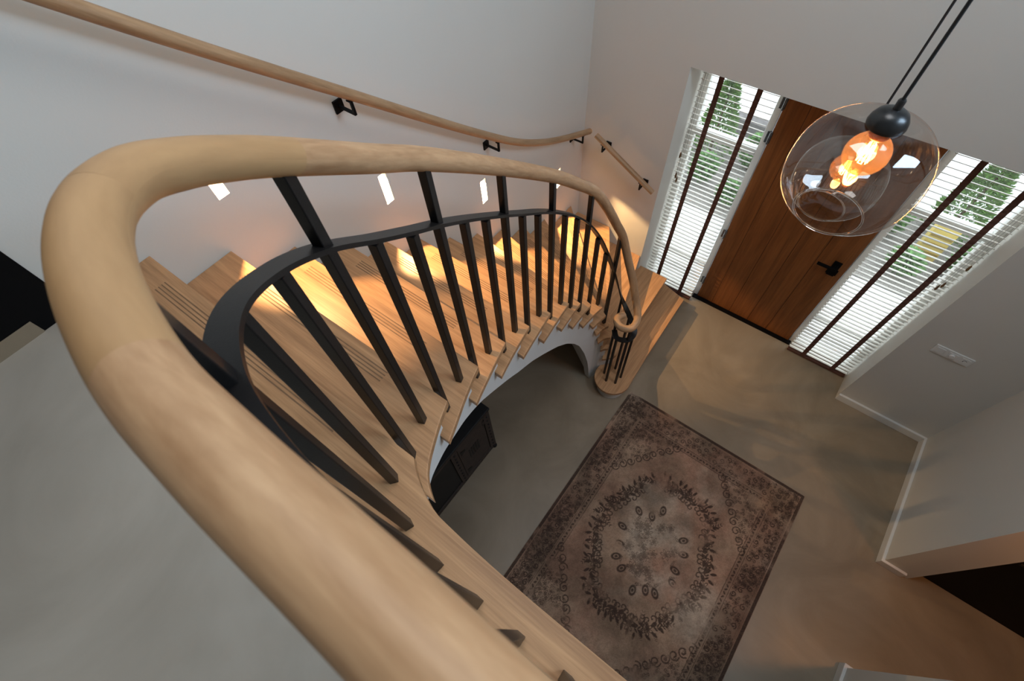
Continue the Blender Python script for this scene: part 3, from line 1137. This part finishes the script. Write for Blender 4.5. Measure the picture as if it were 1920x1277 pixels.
# ------------------------------------------------------------------ rug (pattern computed on a dense grid of vertices)
RX_0, RX_1, RY_0, RY_1 = -0.468, 1.205, -0.14, 2.135
nx, ny = 420, 570
xs = np.linspace(0, 1, nx)
ys = np.linspace(0, 1, ny)
WX, WY = RX_1 - RX_0, RY_1 - RY_0
gx, gy = np.meshgrid(xs * WX, ys * WY)


def vnoise(scale, seed, octv=4):
    out = np.zeros_like(gx)
    amp = 1.0
    tot = 0
    for o in range(octv):
        rg = np.random.default_rng(seed + o)
        s = scale * 2 ** o
        n0 = int(WX * s) + 3
        n1 = int(WY * s) + 3
        g = rg.random((n1, n0))
        fx, fy = gx * s, gy * s
        ix, iy = fx.astype(int), fy.astype(int)
        tx, ty = fx - ix, fy - iy
        tx = tx * tx * (3 - 2 * tx)
        ty = ty * ty * (3 - 2 * ty)
        v = (g[iy, ix] * (1 - tx) + g[iy, ix + 1] * tx) * (1 - ty) + (g[iy + 1, ix] * (1 - tx) + g[iy + 1, ix + 1] * tx) * ty
        out += amp * v
        tot += amp
        amp *= 0.6
    return out / tot


ink = np.zeros_like(gx)       # dark pile motif strength


def stamp(cx, cy, rx, ry, ang, hollow=0.0, amt=1.0):
    R_ = max(rx, ry) + 0.006
    i0, i1 = np.searchsorted(xs * WX, [cx - R_, cx + R_])
    j0, j1 = np.searchsorted(ys * WY, [cy - R_, cy + R_])
    if i1 <= i0 or j1 <= j0:
        return
    X = gx[j0:j1, i0:i1] - cx
    Y = gy[j0:j1, i0:i1] - cy
    u = (X * math.cos(ang) + Y * math.sin(ang)) / rx
    v = (-X * math.sin(ang) + Y * math.cos(ang)) / ry
    r = np.sqrt(u * u + v * v)
    a = np.clip((1 - r) * 5 + 0.5, 0, 1)
    if hollow:
        a = a * np.clip((r - hollow) * 6 + 0.3, 0.0, 1)
    ink[j0:j1, i0:i1] = np.maximum(ink[j0:j1, i0:i1], a * amt)


def scroll(cx, cy, r0, turns, a0, sgn, th=0.006, amt=0.85):
    n = int(34 * turns)
    for i in range(n):
        t = i / n
        a = a0 + sgn * t * turns * 2 * math.pi
        r = r0 * (1 - 0.75 * t)
        stamp(cx + r * math.cos(a), cy + r * math.sin(a), th, th, 0, amt=amt)


def flower(cx, cy, r, n, amt=0.8):
    a0 = rng.random() * 6
    for i in range(n):
        a = a0 + 2 * math.pi * i / n
        stamp(cx + r * 0.62 * math.cos(a), cy + r * 0.62 * math.sin(a), r * 0.42, r * 0.24, a, 0.55, amt)
    stamp(cx, cy, r * 0.22, r * 0.22, 0, 0, amt)


def spray(cx, cy, ang, ln, amt=0.9):
    for i in range(5):
        t = i / 4
        px_, py_ = cx + math.cos(ang) * ln * t, cy + math.sin(ang) * ln * t
        for s in (-1, 1):
            aa = ang + s * 0.8
            l = ln * 0.28 * (1 - 0.5 * t)
            stamp(px_ + math.cos(aa) * l * 0.7, py_ + math.sin(aa) * l * 0.7, l * 0.7, l * 0.25, aa, 0.0, amt)


MX, MY = WX / 2, WY / 2
# medallion wreath
for i in range(64):
    a = 2 * math.pi * i / 64
    wob = 1 + 0.045 * math.cos(6 * a) + rng.normal(0, 0.02)
    ex, ey = 0.44 * wob * math.cos(a), 0.585 * wob * math.sin(a)
    ta = a + math.pi / 2
    if i % 3 == 0:
        flower(MX + ex, MY + ey, 0.048, 6, 0.95)
    else:
        spray(MX + ex, MY + ey, ta + rng.normal(0, 0.9), 0.095, 0.95)
    stamp(MX + ex * 0.97, MY + ey * 0.97, 0.026, 0.013, rng.random() * 3, 0, 0.95)
    scroll(MX + ex * 0.89, MY + ey * 0.90, 0.030, 0.9, a, 1 if i % 2 else -1, 0.005)
    stamp(MX + ex * (1.09 + 0.03 * rng.random()), MY + ey * 1.09, 0.026, 0.010, a + rng.normal(0, 0.5))
    if i % 2:
        spray(MX + ex * 1.07, MY + ey * 1.07, a + rng.normal(0, 0.3), 0.05, 0.8)
# inner wreath and centre bouquet
for i in range(18):
    a = 2 * math.pi * (i + rng.normal(0, 0.25)) / 18
    wb = 1 + rng.normal(0, 0.09)
    if i in (3, 4, 8, 13):
        continue
    ex, ey = 0.255 * wb * math.cos(a), 0.335 * wb * math.sin(a)
    stamp(MX + ex, MY + ey, 0.042, 0.027, a, 0.5, 0.95)
    stamp(MX + ex, MY + ey, 0.014, 0.010, a, 0.0, 0.9)
    spray(MX + ex * 0.85, MY + ey * 0.85, a + 2.0 + rng.normal(0, 0.6), 0.05, 0.8)
for i in range(34):
    a = rng.random() * 6.283
    r = math.sqrt(rng.random()) * 0.20
    flower(MX + r * math.cos(a), MY + 1.3 * r * math.sin(a), 0.026 + 0.02 * rng.random(), 6, 0.65)
    spray(MX + r * math.sin(a), MY + 1.3 * r * math.cos(a), a * 3, 0.04, 0.5)
# corner spandrels
IB = 0.255
for sx in (0, 1):
    for sy in (0, 1):
        cx = IB if sx == 0 else WX - IB
        cy = IB if sy == 0 else WY - IB
        dx = 1 if sx == 0 else -1
        dy = 1 if sy == 0 else -1
        for t in np.linspace(0, 1, 9):
            q = 0.36 * (1 - t)
            p = 0.46 * t
            for u_ in np.linspace(0.15, 0.95, 6):
                x_, y_ = cx + dx * q * u_, cy + dy * p * u_
                if rng.random() < 0.65:
                    spray(x_, y_, rng.random() * 6.28, 0.045, 0.8)
                else:
                    flower(x_, y_, 0.03, 6, 0.8)
            scroll(cx + dx * q, cy + dy * p, 0.038, 1.2, rng.random() * 6, dx * dy, 0.005)
# borders
d_edge = np.minimum(np.minimum(gx, WX - gx), np.minimum(gy, WY - gy))
for side in range(4):
    L_ = WY if side < 2 else WX
    for lane, dd in ((0, 0.075), (1, 0.125), (2, 0.17)):
        n = int(L_ / 0.05)
        for i in range(n):
            t = (i + 0.5) / n * L_
            o_ = dd + rng.normal(0, 0.006)
            p = [(o_, t), (WX - o_, t), (t, o_), (t, WY - o_)][side]
            if (i + lane) % 3 == 0:
                flower(p[0], p[1], 0.028, 6, 0.85)
            elif (i + lane) % 3 == 1:
                spray(p[0], p[1], rng.random() * 6.28, 0.045, 0.8)
            else:
                scroll(p[0], p[1], 0.022, 1.1, rng.random() * 6, 1, 0.0045, 0.75)
    n = int(L_ / 0.03)
    for i in range(n):
        t = (i + 0.5) / n * L_
        p = [(0.228, t), (WX - 0.228, t), (t, 0.228), (t, WY - 0.228)][side]
        stamp(p[0], p[1], 0.012, 0.006, (0.7 if i % 2 else -0.7) + (1.57 if side < 2 else 0), 0, 0.8)


def band(a, b, s=0.004):
    return np.clip((d_edge - a) / s, 0, 1) * np.clip((b - d_edge) / s, 0, 1)


wear = vnoise(2.2, 50, 4)
wear2 = vnoise(7, 60, 4)
grain = rng.random(gx.shape)
fineg = vnoise(60, 90, 2)
long_side = np.maximum(np.clip(1 - gx / 0.30, 0, 1), np.clip(1 - (WX - gx) / 0.30, 0, 1))
keep = np.clip((wear2 - 0.36) * 5.0 + 0.6, 0.12, 1) * np.clip(1.2 - (wear - 0.5) * 2.4, 0.35, 1)
lines = band(0.0, 0.028) * 1.0 + band(0.045, 0.050) * 0.7 + band(0.200, 0.210) * 0.8 + band(0.246, 0.256) * 0.85
ink = np.clip(np.maximum(ink, lines), 0, 1)
dens = band(0.03, 0.2) * (0.12 + 0.30 * (long_side > 0.28)) * np.clip((vnoise(4, 123) - 0.40) * 6 + 0.5, 0.2, 1.3) + band(0.21, 0.246) * 0.3
speck = (fineg + 0.35 * grain > 0.66).astype(float)
dark = np.clip(ink * keep * (0.75 + 0.5 * grain) + dens * (0.5 + speck), 0, 1)
beige = np.array([0.300, 0.205, 0.142])
grey = np.array([0.385, 0.320, 0.250])
rose = np.array([0.315, 0.190, 0.132])
inkc = np.array([0.042, 0.028, 0.023])
med = np.clip(1.15 - np.hypot((gx - MX) / 0.42, (gy - MY) / 0.56), 0, 1)
g_ = np.clip(med * 0.9 * (0.4 + 1.2 * vnoise(9, 33)) + (wear - 0.52) * 3, 0, 1)[..., None]
r_ = np.clip((vnoise(3, 71) - 0.5) * 4 + 0.4, 0, 1)[..., None]
base = (beige * (1 - r_) + rose * r_) * (1 - g_) + grey * g_
streak = vnoise(3, 201)
streak = np.clip((streak[:, :1] * 0 + streak - 0.5) * 2.2 + 1.0, 0.72, 1.3)[..., None]
base = base * streak * (0.66 + 0.68 * (0.5 * fineg + 0.5 * grain))[..., None]
colr = base * (1 - dark[..., None] * 0.92) + inkc * dark[..., None] * 0.92
verts = np.stack([gx.ravel() - WX / 2, gy.ravel() - WY / 2, 0.008 + 0.001 * (fineg.ravel() - 0.5) - 0.001 * dark.ravel()], 1)
idx = np.arange(nx * ny).reshape(ny, nx)
quads = np.stack([idx[:-1, :-1].ravel(), idx[:-1, 1:].ravel(), idx[1:, 1:].ravel(), idx[1:, :-1].ravel()], 1)
# skirt down to the floor, all round
loop = np.concatenate([idx[0, :-1], idx[:-1, -1], idx[-1, :0:-1], idx[:0:-1, 0]])
low_v = verts[loop].copy()
low_v[:, 2] = 0.0005
nb_ = len(verts)
sk = np.stack([loop, nb_ + np.arange(len(loop)), nb_ + np.roll(np.arange(len(loop)), -1), np.roll(loop, -1)], 1)
allv = np.concatenate([verts, low_v])
allf = np.concatenate([quads, sk])
me = bpy.data.meshes.new('rug')
me.vertices.add(len(allv))
me.vertices.foreach_set('co', allv.ravel())
me.loops.add(len(allf) * 4)
me.loops.foreach_set('vertex_index', allf.ravel().astype(np.int32))
me.polygons.add(len(allf))
me.polygons.foreach_set('loop_start', np.arange(len(allf), dtype=np.int32) * 4)
me.update(calc_edges=True)
me.validate()
ca = me.color_attributes.new('pile_colour', 'FLOAT_COLOR', 'POINT')
cc = np.ones((len(allv), 4))
cc[:nb_, :3] = colr.reshape(-1, 3)
cc[nb_:, :3] = inkc
ca.data.foreach_set('color', cc.ravel())
mt, nt, b = new_mat('worn_wool_rug')
at = N(nt, 'ShaderNodeVertexColor', layer_name='pile_colour')
nt.links.new(at.outputs[0], b.inputs['Base Color'])
b.inputs['Roughness'].default_value = 0.95
b.inputs['Specular IOR Level'].default_value = 0.1
me.materials.append(mt)
rug = bpy.data.objects.new('rug', me)
COL.objects.link(rug)
rug.location = ((RX_0 + RX_1) / 2, (RY_0 + RY_1) / 2, 0)
tag(rug, 'worn brown oriental rug with a floral medallion on the grey floor', 'rug')

# ------------------------------------------------------------------ outside the entrance
mb = MB()
mb.box((-9, YF + 0.45, -0.12), (9, 14, -0.02))
struct(mb.build('ground_outside', M['paving']))
mb = MB()
mb.box((-6, 4.75, -0.02), (6, 6.05, 0.0))
struct(mb.build('gravel_bed', M['gravel']))
mb = MB()
mb.box((-6, 8.2, -0.02), (6, 8.4, 3.2))
tag(mb.build('building', M['facade'], org=(0, 8.3, 0)), 'white rendered building seen through the upper panes', 'building')
for x0, x1, y in ((-1.35, -0.80, 6.32), (0.35, 0.86, 6.25)):
    mb = MB()
    mb.box((x0, y, -0.02), (x1, y + 0.16, 0.20))
    tag(mb.build('garden_block', M['dark_block'], bevel=0.01, org=((x0 + x1) / 2, y, 0)),
        'low dark grey garden block behind the %s blind' % ('left' if x0 < 0 else 'right'), 'garden block')


def conifer(x, y, h, r, label, mat, seed, bushy=False):
    rg = random.Random(seed)
    rt = root('conifer' if not bushy else 'shrub', (x, y, 0), label, 'tree' if not bushy else 'shrub', 'garden greenery')
    mb = MB()
    mb.lathe([(0.02, 0), (0.012, h * 0.85)], (x, y, 0), 8, close=True)
    mb.build('trunk', M['bark'], rt)
    mb = MB()
    n = int(2600 * (h if h > 0.5 else 0.5))
    for i in range(n):
        t = rg.random() ** 0.8
        z = 0.04 + t * (h - 0.04)
        rr = r * ((1 - t) ** 0.75 + 0.06) * (0.35 + 0.65 * rg.random() ** 0.5)
        if bushy:
            rr = r * math.sqrt(max(0, 1 - (2 * t - 1) ** 2)) * (0.4 + 0.6 * rg.random())
        a = rg.random() * 6.283
        c = Vector((x + rr * math.cos(a), y + rr * math.sin(a), z))
        out = Vector((math.cos(a), math.sin(a), rg.uniform(-0.1, 1.1))).normalized()
        side = out.cross(Vector((rg.uniform(-1, 1), rg.uniform(-1, 1), 1))).normalized()
        l = rg.uniform(0.04, 0.075)
        wd = rg.uniform(0.009, 0.016)
        up = out.cross(side) * 0.002
        mb.add([c, c + out * l * 0.5 + side * wd, c + out * l, c + out * l * 0.5 - side * wd, c + out * l * 0.5 + up], [(0, 1, 4), (1, 2, 4), (2, 3, 4), (3, 0, 4)])
    mb.build('foliage', mat, rt)
    return rt


conifer(-1.38, 5.75, 1.0, 0.26, 'taller green conifer behind the upper left pane', M['leaf'], 1)
conifer(-1.97, 5.8, 0.95, 0.2, 'green conifer at the edge of the left window', M['leaf'], 2)
conifer(-1.25, 5.2, 0.35, 0.15, 'low green shrub below the transom of the left window', M['leaf2'], 3, True)
conifer(-0.84, 5.72, 0.45, 0.15, 'pale green shrub beside the door side of the left window', M['leaf2'], 4, True)
conifer(-0.80, 5.0, 0.28, 0.14, 'small green plant low in the left window', M['leaf2'], 5, True)
conifer(1.38, 5.9, 1.0, 0.28, 'bushy green conifer behind the upper right pane', M['leaf'], 6)
conifer(2.08, 5.85, 1.0, 0.32, 'green conifer at the far right edge of the picture', M['leaf'], 7)
conifer(0.80, 5.55, 0.4, 0.17, 'green shrub in the right window near the glass lamp', M['leaf2'], 8, True)
conifer(1.65, 5.3, 0.34, 0.17, 'low green shrub right of the yellow box', M['leaf2'], 9, True)
conifer(1.12, 5.05, 0.26, 0.15, 'small pale green plant in front of the yellow box', M['leaf2'], 10, True)
rt = root('letterbox', (1.28, 5.42, 0), 'yellow slatted box standing in the garden behind the right blind', 'letterbox')
mb = MB()
mb.box((1.17, 5.36, 0.0), (1.39, 5.50, 0.46))
mb.build('body', M['yellow'], rt, bevel=0.006)
mb = MB()
for i in range(3):
    mb.box((1.18, 5.352, 0.08 + i * 0.12), (1.38, 5.362, 0.12 + i * 0.12))
mb.build('slots', M['yellow_d'], rt)
